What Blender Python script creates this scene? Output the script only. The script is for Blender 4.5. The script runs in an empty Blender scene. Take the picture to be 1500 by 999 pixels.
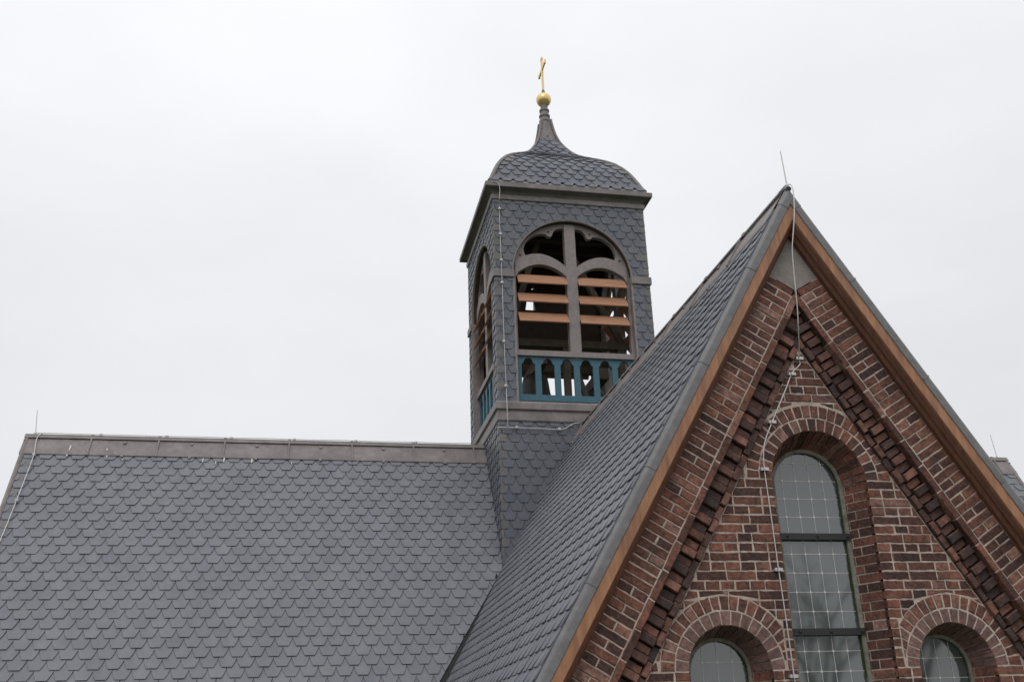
import bpy, bmesh, math, random
from mathutils import Vector, Matrix
from mathutils.geometry import tessellate_polygon
random.seed(7)
R = random.uniform
C = bpy.context.scene.collection
S = bpy.context.scene

# ------------------------------------------------------------------ camera, sky, sun, exposure
EYE = 1.7                                   # camera height above the ground
F_PX, YAW, PIT, ROL = 1489.19, math.radians(12.0086), math.radians(21.9994), math.radians(-2.0057)
fw = Vector((math.sin(YAW)*math.cos(PIT), math.cos(YAW)*math.cos(PIT), math.sin(PIT)))
rt = Vector((math.cos(YAW), -math.sin(YAW), 0)); up = rt.cross(fw)
rt2 = rt*math.cos(ROL) + up*math.sin(ROL); up2 = -rt*math.sin(ROL) + up*math.cos(ROL)
cam = bpy.data.cameras.new('camera'); cam_o = bpy.data.objects.new('camera', cam); C.objects.link(cam_o)
cam.sensor_width = 36; cam.lens = F_PX/1500*36; cam.clip_end = 3000; cam.clip_start = 0.05
M = Matrix((rt2, up2, -fw)).transposed().to_4x4(); M.translation = (0, 0, EYE)
cam_o.matrix_world = M
S.camera = cam_o

SUN_EL, SUN_AZ = math.radians(52), math.radians(205)     # azimuth clockwise from +Y (behind the camera, left)
w = bpy.data.worlds.new('World'); S.world = w; w.use_nodes = True
nt = w.node_tree; nt.nodes.clear()
def N(t, kind, **kw):
    n = t.nodes.new(kind)
    for k, v in kw.items(): setattr(n, k, v)
    return n
out = N(nt, 'ShaderNodeOutputWorld'); bg = N(nt, 'ShaderNodeBackground'); nt.links.new(bg.outputs[0], out.inputs[0])
sky = N(nt, 'ShaderNodeTexSky', sky_type='NISHITA'); sky.sun_disc = False
sky.sun_elevation = SUN_EL; sky.sun_rotation = SUN_AZ; sky.dust_density = 4
tc = N(nt, 'ShaderNodeTexCoord'); sep = N(nt, 'ShaderNodeSeparateXYZ'); nt.links.new(tc.outputs['Generated'], sep.inputs[0])
ramp = N(nt, 'ShaderNodeValToRGB'); nt.links.new(sep.outputs['Z'], ramp.inputs[0])
cr = ramp.color_ramp; cr.elements[0].position = 0.0; cr.elements[0].color = (.69, .697, .718, 1)
cr.elements[1].position = 1.0; cr.elements[1].color = (1.15, 1.165, 1.195, 1)
for p, c in ((.25, (.735, .742, .76)), (.5, (.815, .825, .85)), (.72, (.905, .92, .95))):
    e = cr.elements.new(p); e.color = (*c, 1)
noi = N(nt, 'ShaderNodeTexNoise'); noi.inputs['Scale'].default_value = 2.2; noi.inputs['Detail'].default_value = 5
mpn = N(nt, 'ShaderNodeMapping'); mpn.inputs['Scale'].default_value = (1, 1, 2.2)
nt.links.new(tc.outputs['Generated'], mpn.inputs[0]); nt.links.new(mpn.outputs[0], noi.inputs['Vector'])
mr = N(nt, 'ShaderNodeMapRange'); mr.inputs['To Min'].default_value = 9.4; mr.inputs['To Max'].default_value = 10.6
mr.inputs['From Min'].default_value = .3; mr.inputs['From Max'].default_value = .7
nt.links.new(noi.outputs[0], mr.inputs['Value'])
mul = N(nt, 'ShaderNodeVectorMath', operation='SCALE'); nt.links.new(ramp.outputs[0], mul.inputs[0]); nt.links.new(mr.outputs[0], mul.inputs['Scale'])
mx = N(nt, 'ShaderNodeMixRGB'); mx.inputs[0].default_value = .04
nt.links.new(mul.outputs[0], mx.inputs[1]); nt.links.new(sky.outputs[0], mx.inputs[2]); nt.links.new(mx.outputs[0], bg.inputs[0])
bg.inputs[1].default_value = .1
sun = bpy.data.lights.new('sun', 'SUN'); sun.energy = .6; sun.angle = math.radians(30); sun.color = (1, .97, .93)
sun_o = bpy.data.objects.new('sun', sun); C.objects.link(sun_o)
d = Vector((math.sin(SUN_AZ)*math.cos(SUN_EL), math.cos(SUN_AZ)*math.cos(SUN_EL), math.sin(SUN_EL)))
sun_o.rotation_euler = d.to_track_quat('Z', 'Y').to_euler(); sun_o.location = (-6, -10, 20)
S.view_settings.view_transform = 'Standard'; S.view_settings.look = 'None'
S.view_settings.exposure = 0.15; S.view_settings.gamma = 1; S.view_settings.use_curve_mapping = False
S.render.resolution_x = 1024; S.render.resolution_y = 681

# ------------------------------------------------------------------ materials
def mat(name, base=(.5, .5, .5), rough=.6, spec=.5, metal=0., var=0., nscale=8., ndet=6., namp=.25, col2=None,
        bump=.0, bscale=60., streak=None, island=None, stretch=(1, 1, 1), ior=None, hue=0.):
    m = bpy.data.materials.new(name); m.use_nodes = True
    t = m.node_tree; b = t.nodes['Principled BSDF']
    b.inputs['Roughness'].default_value = rough; b.inputs['Metallic'].default_value = metal
    b.inputs['Specular IOR Level'].default_value = spec
    if ior: b.inputs['IOR'].default_value = ior
    tcn = N(t, 'ShaderNodeTexCoord'); mp = N(t, 'ShaderNodeMapping'); mp.inputs['Scale'].default_value = stretch
    t.links.new(tcn.outputs['Object'], mp.inputs[0])
    col = N(t, 'ShaderNodeRGB'); col.outputs[0].default_value = (*base, 1); cur = col.outputs[0]
    if island:
        g = N(t, 'ShaderNodeNewGeometry'); rp = N(t, 'ShaderNodeValToRGB'); rp.color_ramp.interpolation = 'LINEAR'
        els = rp.color_ramp.elements
        els[0].position = island[0][0]; els[0].color = (*island[0][1], 1)
        els[1].position = island[-1][0]; els[1].color = (*island[-1][1], 1)
        for p, c in island[1:-1]:
            e = els.new(p); e.color = (*c, 1)
        t.links.new(g.outputs['Random Per Island'], rp.inputs[0]); cur = rp.outputs[0]
    n1 = N(t, 'ShaderNodeTexNoise'); n1.inputs['Scale'].default_value = nscale; n1.inputs['Detail'].default_value = ndet
    n1.inputs['Roughness'].default_value = .62
    t.links.new(mp.outputs[0], n1.inputs['Vector'])
    if col2:
        rm = N(t, 'ShaderNodeMapRange'); rm.inputs['From Min'].default_value = .42; rm.inputs['From Max'].default_value = .68
        rm.inputs['To Max'].default_value = namp
        t.links.new(n1.outputs[0], rm.inputs[0])
        mm = N(t, 'ShaderNodeMixRGB'); t.links.new(rm.outputs[0], mm.inputs[0]); t.links.new(cur, mm.inputs[1])
        mm.inputs[2].default_value = (*col2, 1); cur = mm.outputs[0]
    if streak:
        m3 = N(t, 'ShaderNodeMapping'); m3.inputs['Scale'].default_value = streak[0]; t.links.new(tcn.outputs['Object'], m3.inputs[0])
        n4 = N(t, 'ShaderNodeTexNoise'); n4.inputs['Scale'].default_value = 2; n4.inputs['Detail'].default_value = 7; n4.inputs['Roughness'].default_value = .6
        t.links.new(m3.outputs[0], n4.inputs['Vector'])
        rm = N(t, 'ShaderNodeMapRange'); rm.inputs['From Min'].default_value = .48; rm.inputs['From Max'].default_value = .72; rm.inputs['To Max'].default_value = streak[2]
        t.links.new(n4.outputs[0], rm.inputs[0])
        mm = N(t, 'ShaderNodeMixRGB'); t.links.new(rm.outputs[0], mm.inputs[0]); t.links.new(cur, mm.inputs[1]); mm.inputs[2].default_value = (*streak[1], 1); cur = mm.outputs[0]
    if var:
        rm = N(t, 'ShaderNodeMapRange'); rm.inputs['From Min'].default_value = .25; rm.inputs['From Max'].default_value = .75
        rm.inputs['To Min'].default_value = 1-var; rm.inputs['To Max'].default_value = 1+var
        n2 = N(t, 'ShaderNodeTexNoise'); n2.inputs['Scale'].default_value = nscale*3.7; n2.inputs['Detail'].default_value = 8
        t.links.new(mp.outputs[0], n2.inputs['Vector']); t.links.new(n2.outputs[0], rm.inputs[0])
        sc = N(t, 'ShaderNodeVectorMath', operation='SCALE'); t.links.new(cur, sc.inputs[0]); t.links.new(rm.outputs[0], sc.inputs['Scale'])
        cur = sc.outputs[0]
    t.links.new(cur, b.inputs['Base Color'])
    if bump:
        n3 = N(t, 'ShaderNodeTexNoise'); n3.inputs['Scale'].default_value = bscale; n3.inputs['Detail'].default_value = 6
        t.links.new(mp.outputs[0], n3.inputs['Vector'])
        bp = N(t, 'ShaderNodeBump'); bp.inputs['Strength'].default_value = bump; bp.inputs['Distance'].default_value = .01
        t.links.new(n3.outputs[0], bp.inputs['Height']); t.links.new(bp.outputs[0], b.inputs['Normal'])
    return m

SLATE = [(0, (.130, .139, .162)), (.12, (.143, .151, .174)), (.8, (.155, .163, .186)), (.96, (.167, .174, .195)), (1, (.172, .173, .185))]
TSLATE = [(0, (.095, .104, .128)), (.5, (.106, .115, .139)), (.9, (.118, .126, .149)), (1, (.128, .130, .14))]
BRICK = [(0, (.066, .038, .034)), (.18, (.105, .052, .042)), (.42, (.185, .080, .058)), (.72, (.235, .100, .071)), (.9, (.28, .136, .102)), (1, (.31, .185, .155))]
MT = dict(
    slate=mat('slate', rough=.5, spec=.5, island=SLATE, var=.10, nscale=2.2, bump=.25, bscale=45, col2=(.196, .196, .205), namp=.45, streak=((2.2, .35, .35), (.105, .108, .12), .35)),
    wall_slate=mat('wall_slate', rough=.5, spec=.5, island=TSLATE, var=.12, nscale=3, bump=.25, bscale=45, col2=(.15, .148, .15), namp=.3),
    soaker=mat('lead_soaker', rough=.6, island=[(0, (.14, .135, .138)), (.6, (.165, .153, .152)), (1, (.19, .168, .16))], var=.15, nscale=8),
    lead=mat('lead', (.178, .156, .151), rough=.55, spec=.5, var=.2, nscale=2.6, col2=(.27, .24, .232), namp=.6, bump=.2, bscale=14),
    verge_lead=mat('verge_lead', (.148, .142, .148), rough=.45, spec=.6, var=.16, nscale=5, col2=(.115, .10, .092), namp=.5, streak=((1.5, 1.5, 5), (.22, .22, .228), .4), bump=.15, bscale=14),
    tracery=mat('lead_clad_tracery', (.245, .213, .206), rough=.6, var=.14, nscale=4, col2=(.185, .153, .147), namp=.5, bump=.1, bscale=30),
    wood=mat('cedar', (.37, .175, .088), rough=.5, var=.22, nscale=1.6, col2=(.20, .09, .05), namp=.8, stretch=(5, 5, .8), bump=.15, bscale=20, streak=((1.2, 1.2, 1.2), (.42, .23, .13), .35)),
    slat=mat('slat_wood', (.40, .205, .118), rough=.5, var=.16, nscale=2, col2=(.24, .115, .066), namp=.5, stretch=(1, 8, 8), bump=.1, bscale=20),
    teal=mat('teal_paint', (.034, .122, .172), rough=.5, var=.18, nscale=5, col2=(.045, .11, .13), namp=.6, bump=.1, bscale=30),
    dark=mat('dark_timber', (.06, .038, .026), rough=.75, var=.25, nscale=3),
    beam=mat('beam_timber', (.12, .095, .07), rough=.7, var=.25, nscale=3),
    bronze=mat('bell_bronze', (.075, .075, .068), rough=.5, metal=.4, var=.25, nscale=6, col2=(.09, .11, .10), namp=.5),
    gold=mat('gold_leaf', (.86, .62, .27), rough=.32, metal=.55, var=.06, nscale=8),
    steel=mat('galvanised_steel', (.58, .565, .555), rough=.5, metal=.4, var=.15),
    mortar=mat('mortar', (.52, .435, .375), rough=.95, spec=.2, var=.25, nscale=5, col2=(.32, .25, .21), namp=.8, bump=.5, bscale=120),
    brick=mat('brick', rough=.85, spec=.25, island=BRICK, var=.42, nscale=9, col2=(.055, .038, .036), namp=.7, bump=.9, bscale=45, streak=((.9, .9, .7), (.045, .033, .031), .55)),
    dent_brick=mat('weathered_brick', rough=.85, spec=.25, island=[(0, (.06, .042, .040)), (.35, (.10, .058, .050)), (.65, (.15, .075, .060)), (1, (.26, .125, .095))], var=.35, nscale=7, col2=(.05, .04, .038), namp=.7, bump=.7, bscale=55),
    concrete=mat('concrete', (.30, .27, .25), rough=.9, spec=.2, var=.15, nscale=5, col2=(.18, .17, .16), namp=.5, bump=.4, bscale=50),
    glass=mat('glass', (.072, .088, .085), rough=.04, ior=2.1),
    came=mat('white_line', (.60, .60, .58), rough=.5),
    brick_pale=mat('pale_brick', rough=.85, spec=.25, island=[(0, (.14, .085, .078)), (.5, (.20, .115, .10)), (1, (.25, .15, .13))], var=.35, nscale=9, col2=(.10, .07, .066), namp=.6, bump=.8, bscale=45),
    soffit=mat('dark_red_wood', (.155, .066, .040), rough=.5, var=.25, nscale=1.6, col2=(.09, .04, .026), namp=.6, stretch=(6, 6, 1.0), bump=.12, bscale=20),  # soffit moulding, darker and redder than the barge board cedar
    iron=mat('black_iron', (.022, .022, .024), rough=.5, var=.1),
    fillet=mat('mossy_mortar', (.25, .24, .21), rough=.95, spec=.2, var=.2, nscale=9, col2=(.06, .07, .035), namp=.6, bump=.5, bscale=60),
    moss_reflection=mat('moss_reflection', (.035, .048, .02), rough=1, spec=.1, var=.4, nscale=20, bump=.8, bscale=80),
    grass=mat('grass', (.05, .075, .028), rough=.95, spec=.2, var=.3, nscale=1.2, col2=(.08, .075, .04), namp=.6),
    path=mat('path', (.2, .18, .16), rough=.95, var=.2, nscale=6, bump=.4, bscale=40),
    bark=mat('bark', (.075, .06, .05), rough=.95, var=.25, nscale=6),
    stain=mat('bird_streak', (.62, .62, .60), rough=.8),
    gap=mat('bitumen_underlay', (.02, .02, .02), rough=.9),
)
# plain brick wall for the sides
def brick_tex_mat():
    m = bpy.data.materials.new('wall_brick'); m.use_nodes = True; t = m.node_tree; b = t.nodes['Principled BSDF']
    g = N(t, 'ShaderNodeTexCoord'); s = N(t, 'ShaderNodeSeparateXYZ'); a = N(t, 'ShaderNodeMath', operation='ADD'); c = N(t, 'ShaderNodeCombineXYZ')
    t.links.new(g.outputs['Object'], s.inputs[0]); t.links.new(s.outputs[0], a.inputs[0]); t.links.new(s.outputs[1], a.inputs[1])
    t.links.new(a.outputs[0], c.inputs[0]); t.links.new(s.outputs[2], c.inputs[1])
    br = N(t, 'ShaderNodeTexBrick'); t.links.new(c.outputs[0], br.inputs[0])
    br.inputs['Color1'].default_value = (.19, .075, .058, 1); br.inputs['Color2'].default_value = (.10, .045, .038, 1); br.inputs['Mortar'].default_value = (.36, .3, .25, 1)
    br.inputs['Scale'].default_value = 1; br.inputs['Brick Width'].default_value = .26; br.inputs['Row Height'].default_value = .0775; br.inputs['Mortar Size'].default_value = .006
    t.links.new(br.outputs[0], b.inputs['Base Color']); b.inputs['Roughness'].default_value = .9
    return m
MT['wall_brick'] = brick_tex_mat()

# ------------------------------------------------------------------ mesh helpers
def dirpx(px, py):
    return (fw+rt2*((px-750)/F_PX)-up2*((py-499.5)/F_PX))
class MB:
    def __init__(s): s.v = []; s.f = []; s.second = None; s.m2 = None
    def add(s, vs, fs):
        o = len(s.v); s.v += [tuple(p) for p in vs]; s.f += [tuple(i+o for i in f) for f in fs]
    def box(s, x0, x1, y0, y1, z0, z1, mp=None):
        vs = [(x, y, z) for z in (z0, z1) for y in (y0, y1) for x in (x0, x1)]
        if mp: vs = [mp(*p) for p in vs]
        s.add(vs, [(0, 2, 3, 1), (4, 5, 7, 6), (0, 1, 5, 4), (2, 6, 7, 3), (0, 4, 6, 2), (1, 3, 7, 5)])
    def prism(s, poly, mp, h0, h1, bevel=0, jit=0):
        """convex polygon extruded from h0 (back) to h1 (front), optionally with a worn front edge"""
        n = len(poly)
        j = lambda: R(-jit, jit) if jit else 0
        if jit and bevel:
            q = []
            for i, p in enumerate(poly):
                p2 = poly[(i+1) % n]; q.append(p); l = math.hypot(p2[0]-p[0], p2[1]-p[1]); m = int(l/.045)
                for t in range(1, m+1): q.append((p[0]+(p2[0]-p[0])*t/(m+1), p[1]+(p2[1]-p[1])*t/(m+1)))
            poly = q; n = len(poly)
        poly = [(a+j(), b+j()) for a, b in poly]
        if not bevel:
            s.add([mp(a, b, h0) for a, b in poly]+[mp(a, b, h1) for a, b in poly],
                  [tuple(range(n))[::-1], tuple(range(n, 2*n))]+[(i, (i+1) % n, n+(i+1) % n, n+i) for i in range(n)])
            return
        ca = sum(p[0] for p in poly)/n; cb = sum(p[1] for p in poly)/n
        def ins(p):
            dx, dy = ca-p[0], cb-p[1]
            return (p[0]+math.copysign(min(bevel, abs(dx)*.5), dx), p[1]+math.copysign(min(bevel, abs(dy)*.5), dy))
        sg = 1 if h1 > h0 else -1
        r2 = [ins(p) for p in poly]
        vs = [mp(a, b, h0) for a, b in poly]+[mp(a, b, h1-sg*bevel) for a, b in poly]+[mp(a, b, h1+j()*.5) for a, b in r2]
        fs = [tuple(range(n))[::-1], tuple(range(2*n, 3*n))]
        for k in (0, n):
            fs += [(k+i, k+(i+1) % n, k+n+(i+1) % n, k+n+i) for i in range(n)]
        s.add(vs, fs)
    def plate(s, outer, holes, mp, h0, h1):
        """flat plate with holes, extruded"""
        loops = [outer]+list(holes)
        tris = tessellate_polygon([[Vector((a, b, 0)) for a, b in l] for l in loops])
        pts = [p for l in loops for p in l]; n = len(pts)
        vs = [mp(a, b, h0) for a, b in pts]+[mp(a, b, h1) for a, b in pts]
        fs = [tuple(t) for t in tris]+[tuple(i+n for i in t[::-1]) for t in tris]
        o = 0
        for l in loops:
            k = len(l)
            fs += [(o+i, o+(i+1) % k, n+o+(i+1) % k, n+o+i) for i in range(k)]; o += k
        s.add(vs, fs)
    def tube(s, path, r, n=8, r1=None):
        path = [Vector(p) for p in path]; m = len(path); vs = []; fs = []
        a = None
        for i, p in enumerate(path):
            t = (path[min(i+1, m-1)]-path[max(i-1, 0)]).normalized()
            if a is None: a = t.orthogonal().normalized()
            else:
                a = (a-t*a.dot(t)); a = a.normalized() if a.length > 1e-6 else t.orthogonal().normalized()
            b = t.cross(a); rr = r if r1 is None else r+(r1-r)*i/(m-1)
            vs += [p+(a*math.cos(2*math.pi*k/n)+b*math.sin(2*math.pi*k/n))*rr for k in range(n)]
        for i in range(m-1):
            fs += [(i*n+k, i*n+(k+1) % n, (i+1)*n+(k+1) % n, (i+1)*n+k) for k in range(n)]
        fs += [tuple(range(n))[::-1], tuple(range((m-1)*n, m*n))]
        s.add(vs, fs)
    def lathe(s, prof, c, n=28):
        vs = []; fs = []; m = len(prof)
        for r, z in prof:
            vs += [(c[0]+r*math.cos(2*math.pi*k/n), c[1]+r*math.sin(2*math.pi*k/n), c[2]+z) for k in range(n)]
        for i in range(m-1):
            fs += [(i*n+k, i*n+(k+1) % n, (i+1)*n+(k+1) % n, (i+1)*n+k) for k in range(n)]
        fs += [tuple(range(n))[::-1], tuple(range((m-1)*n, m*n))]
        s.add(vs, fs)
    def build(s, name, m, parent=None, origin=(0, 0, 0), smooth=False, recalc=True, auto=None):
        me = bpy.data.meshes.new(name)
        ox, oy, oz = origin
        me.from_pydata([(x-ox, y-oy, z-oz) for x, y, z in s.v], [], s.f)
        if recalc:
            bm = bmesh.new(); bm.from_mesh(me); bmesh.ops.recalc_face_normals(bm, faces=bm.faces); bm.to_mesh(me); bm.free()
        me.materials.append(MT[m])
        if s.m2:
            me.materials.append(MT[s.m2])
            for p in me.polygons: p.material_index = int(p.index >= s.second)
        me.update()
        if smooth: me.polygons.foreach_set('use_smooth', [True]*len(me.polygons))
        if auto:
            me.polygons.foreach_set('use_smooth', [True]*len(me.polygons)); me.set_sharp_from_angle(angle=math.radians(auto))
        o = bpy.data.objects.new(name, me); C.objects.link(o)
        if parent: o.parent = parent
        else: o.location = origin
        return o
def tag(o, label=None, cat=None, group=None, kind=None):
    if label: o['label'] = label
    if cat: o['category'] = cat
    if group: o['group'] = group
    if kind: o['kind'] = kind
    return o
def empty(name, loc, label=None, cat=None, group=None, parent=None):
    o = bpy.data.objects.new(name, None); C.objects.link(o); o.location = loc; o.empty_display_size = .2
    if parent: o.parent = parent
    return tag(o, label, cat, group)
def clip(poly, nx, ny, c):
    """keep the side nx*a + ny*b <= c of a convex polygon"""
    res = []
    for i in range(len(poly)):
        p, q = poly[i], poly[(i+1) % len(poly)]
        dp, dq = nx*p[0]+ny*p[1]-c, nx*q[0]+ny*q[1]-c
        if dp <= 0: res.append(p)
        if (dp < 0 < dq) or (dq < 0 < dp):
            t = dp/(dp-dq); res.append((p[0]+(q[0]-p[0])*t, p[1]+(q[1]-p[1])*t))
    return res
def area(poly):
    return abs(sum(poly[i][0]*poly[(i+1) % len(poly)][1]-poly[(i+1) % len(poly)][0]*poly[i][1] for i in range(len(poly))))/2
def arc(cx, cz, r, a0, a1, n):
    return [(cx+r*math.cos(a0+(a1-a0)*i/n), cz+r*math.sin(a0+(a1-a0)*i/n)) for i in range(n+1)]

# ------------------------------------------------------------------ main dimensions (from the photograph)
XT, YR, ZR = 4.3156, 16.4557, 4.8512+EYE          # crossing of the two ridges
TP = 1.6748; TH = math.atan(TP); CT, ST = math.cos(TH), math.sin(TH)
H = 1.3547                                          # half width of the tower
XL, XRR = XT-8.63, XT+8.65                           # nave ends
YV = 7.655; YB = 7.757; YF = 7.86; YG = 8.135         # verge, brick band, field brick, glass
EAVE = 5.1
DROP = .022                                         # slates lie this far under the ridge line plane

def slates(mb, mp, a0, a1, s0, s1, halfs, wid, pitch, hole=None, hb=.028, t=.011, jit=.003, a_off=0., flat=.27, cut=.86, deck=0.):
    """rows of cut slates; mp(a, s, h): across, down the slope, above the deck.  halfs: list of (na, ns, c) limits"""
    L = pitch*2.15; row = 0; s = s0+pitch*.55
    while s < s1+pitch*2:
        off = (wid/2 if row % 2 else 0)+a_off
        k = math.floor((a0-off)/wid)-1
        while off+k*wid < a1+wid:
            a = off+k*wid+R(-jit, jit)*1.5; sb = s+R(-jit, jit); k += 1
            tw = R(-.006, .006)
            hw = wid/2-.003
            fl = wid*flat*R(.94, 1.06)
            poly = [(a-fl, sb+tw*fl), (a+fl, sb-tw*fl), (a+(fl+hw)*.5+.003, sb-pitch*cut*.5+.0035), (a+hw, sb-pitch*cut), (a+hw, sb-L), (a-hw, sb-L), (a-hw, sb-pitch*cut), (a-(fl+hw)*.5-.003, sb-pitch*cut*.5+.0035)]
            for nx, ny, c in halfs:
                poly = clip(poly, nx, ny, c)
                if len(poly) < 3: break
            if len(poly) >= 3 and hole:
                for hl in hole:
                    poly = hl(poly)
                    if len(poly) < 3: break
            if len(poly) < 3 or area(poly) < .0006: continue
            hbs = hb+R(-.002, .003); lift = R(-.0012, .0012)
            n = len(poly)
            hh = lambda aa, ss: deck+hbs*max(0, 1-(sb-ss)/L)+lift*((aa-a)/wid)*2
            vs = [mp(x, y, hh(x, y)) for x, y in poly]+[mp(x, y, hh(x, y)+t) for x, y in poly]
            mb.add(vs, [tuple(range(n))[::-1], tuple(range(n, 2*n))]+[(i, (i+1) % n, n+(i+1) % n, n+i) for i in range(n)])
        s += pitch; row += 1

# roof coordinate maps: nave front/back, transept left/right
ZQ = ZR-.030                                        # ridge line of the roof planes
def nav(a, s, h): return (XT+a, YR-s*CT-h*ST, ZQ-s*ST+h*CT)
def nav_b(a, s, h): return (XT+a, YR+s*CT+h*ST, ZQ-s*ST+h*CT)
def tra(side):
    return lambda b, s, h: (XT+side*(s*CT+h*ST), b, ZQ-s*ST+h*CT)
# rake coordinates on the gable: u along the rake, v square to it inwards, y depth
def rake(side):
    return lambda u, v, y: (XT+side*(u*CT-v*ST), y, ZR-(u*ST+v*CT))

# ================================================================== ground
g = MB(); g.add([(-400, -400, 0), (400, -400, 0), (400, 400, 0), (-400, 400, 0)], [(0, 1, 2, 3)])
tag(g.build('ground', 'grass', recalc=False), kind='structure')
g = MB(); g.add([(-12, 1.5, .004), (20, 1.5, .004), (20, 4.5, .004), (-12, 4.5, .004)], [(0, 1, 2, 3)])
tag(g.build('path', 'path', recalc=False), kind='structure')

# ================================================================== chapel
CO = (XT, YR, 0)
chapel = empty('chapel', CO, 'brick chapel with steep dark slate roofs and a wood trimmed gable', 'chapel')
# hidden side walls under the eaves
mb = MB()
ze = ZR-EAVE*ST+.05; hw_ = EAVE*CT-.3
mb.box(XL+.3, XRR-.3, YR-hw_, YR+hw_, 0, ze)
mb.box(XT-hw_, XT+hw_, YF+.56, YR-hw_-.01, 0, ze)
for x in (XL+.3, XRR-.3):                                     # nave end gables
    sg = 1 if x < XT else -1
    mb.prism([(YR-hw_, ze-.001), (YR+hw_, ze-.001), (YR, ZR-.5)], lambda a, b, h, x=x: (x+h, a, b), .001*sg, .24*sg)
mb.build('side_wall', 'wall_brick', chapel, CO)

# ---- nave roof
mb = MB()
for mp in (nav, nav_b):
    for a0, a1 in ((XL-XT+.02, -.0), (.0, XRR-XT-.02)):
        mb.add([mp(a0, .03, -DROP-.01), mp(a1, .03, -DROP-.01), mp(a1, EAVE, -DROP-.01), mp(a0, EAVE, -DROP-.01),
                mp(a0, .245, -.14), mp(a1, .245, -.14), mp(a1, EAVE, -.14), mp(a0, EAVE, -.14)],
               [(0, 1, 2, 3), (7, 6, 5, 4), (0, 4, 5, 1), (1, 5, 6, 2), (2, 6, 7, 3), (3, 7, 4, 0)])
nave = mb.build('nave_roof', 'gap', chapel, CO)
CAPW = .41
mb = MB()
GAP = .045
slates(mb, nav, XL-XT, -H, .253, EAVE, [(-1, 0, -(XL-XT)-.05+.0), (1, 0, -H-.005), (1, CT+.05, .112), (0, -1, -.25), (0, 1, EAVE+.04)], .2335, .158, deck=-DROP, a_off=.04)
slates(mb, nav, H, XRR-XT, .253, EAVE, [(1, 0, XRR-XT-.05), (-1, 0, -H-.005), (-1, CT+.05, .112), (0, -1, -.25), (0, 1, EAVE+.04)], .2335, .158, deck=-DROP)
# brown lead soakers let into every other row beside the verge and the tower
mb.second = len(mb.f); mb.m2 = 'soaker'
for i in range(0, 32, 2):
    s = .253+.158*(.55+i)
    if s > EAVE: break
    for a, sd in ((XL-XT+.05, 1), (XRR-XT-.05, -1)):
        mb.prism([(a, s-.15), (a+sd*.13*R(.8, 1.1), s-.15), (a+sd*.13*R(.8, 1.1), s), (a, s)], nav, -DROP+.015, -DROP+.03)
    if s < H/CT-.1:
        for a, sd in ((-H-.004, -1), (H+.004, 1)):
            mb.prism([(a, s-.13), (a+sd*.10*R(.7, 1.2), s-.13), (a+sd*.10*R(.7, 1.2), s), (a, s)], nav, -DROP+.015, -DROP+.031)
mb.build('slate_cladding', 'slate', nave, CO)

def ridge_cap(mpL, mpR, b0, b1, step, first, name, parent, endpos=None):
    """lead ridge: two wings, a roll, welted seams and clips"""
    mb = MB()
    prof = [(.0, .012), (.02, .022), (.05, .016), (.10, .017), (.25, .023), (CAPW-.012, .027), (CAPW, .022), (CAPW, .003)]
    nseg = max(2, int((b1-b0)/.22))
    for mp in (mpL, mpR):
        n = len(prof); vs = []; fs = []
        for i in range(nseg+1):
            b = b0+(b1-b0)*i/nseg
            for s, h in prof: vs.append(mp(b, s, h+R(-.0015, .0015)+.002*math.sin(b*3.1+s*7)*(s > .05)))
            for s, h in prof[::-1]: vs.append(mp(b, s, h-.006))
        m = 2*n
        for i in range(nseg):
            fs += [(i*m+k, i*m+(k+1) % m, (i+1)*m+(k+1) % m, (i+1)*m+k) for k in range(m)]
        fs += [tuple(range(m))[::-1], tuple(range(nseg*m, (nseg+1)*m))]
        mb.add(vs, fs)
        x = first
        while x < b1-.05:
            if x > b0+.05:
                for s0, s1, hh in ((.035, CAPW+.012, .042),):
                    k = R(-.004, .004)
                    mb.add([mp(x-.016, s0, .008), mp(x+.016, s0, .008), mp(x+.016+k, s1, .0), mp(x-.016+k, s1, .0),
                            mp(x-.012, s0, hh), mp(x+.012, s0, hh), mp(x+.012+k, s1, hh-.004), mp(x-.012+k, s1, hh-.004)],
                           [(0, 3, 2, 1), (4, 5, 6, 7), (0, 1, 5, 4), (1, 2, 6, 5), (2, 3, 7, 6), (3, 0, 4, 7)])
                xm = x+step*.5
                if xm < b1-.05:
                    mb.prism([(xm-.025, .10), (xm+.025, .10), (xm+.02, .15), (xm-.02, .15)], mp, .006, .036)
                    mb.prism([(xm-.02, CAPW-.02), (xm+.02, CAPW-.02), (xm+.02, CAPW+.035), (xm-.02, CAPW+.035)], mp, .002, .034)
            x += step
    pts = []
    for i in range(nseg+1):
        b = b0+(b1-b0)*i/nseg; p = mpL(b, 0, 0); pts.append((p[0], p[1], p[2]+.016))
    mb.tube(pts, .028, 10)
    for mp in (mpL, mpR):
        mb.prism([(b0, .012), (b1, .012), (b1, .062), (b0, .062)], mp, .034, .041)
    x = first
    while x < b1-.05:
        if x > b0+.05:
            p = mpL(x-.02, 0, 0); q = mpL(x+.02, 0, 0)
            mb.tube([(p[0], p[1], p[2]+.017), (q[0], q[1], q[2]+.017)], .036, 10)
        x += step
    return mb.build(name, 'lead', parent, CO, auto=35)
ridge_cap(nav, nav_b, XL-XT-.01, -H-.002, 1.015, -8.63+.98, 'ridge_cap', nave)
ridge_cap(nav, nav_b, H+.002, XRR-XT+.01, 1.015, H+.9, 'ridge_cap', nave)
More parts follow.
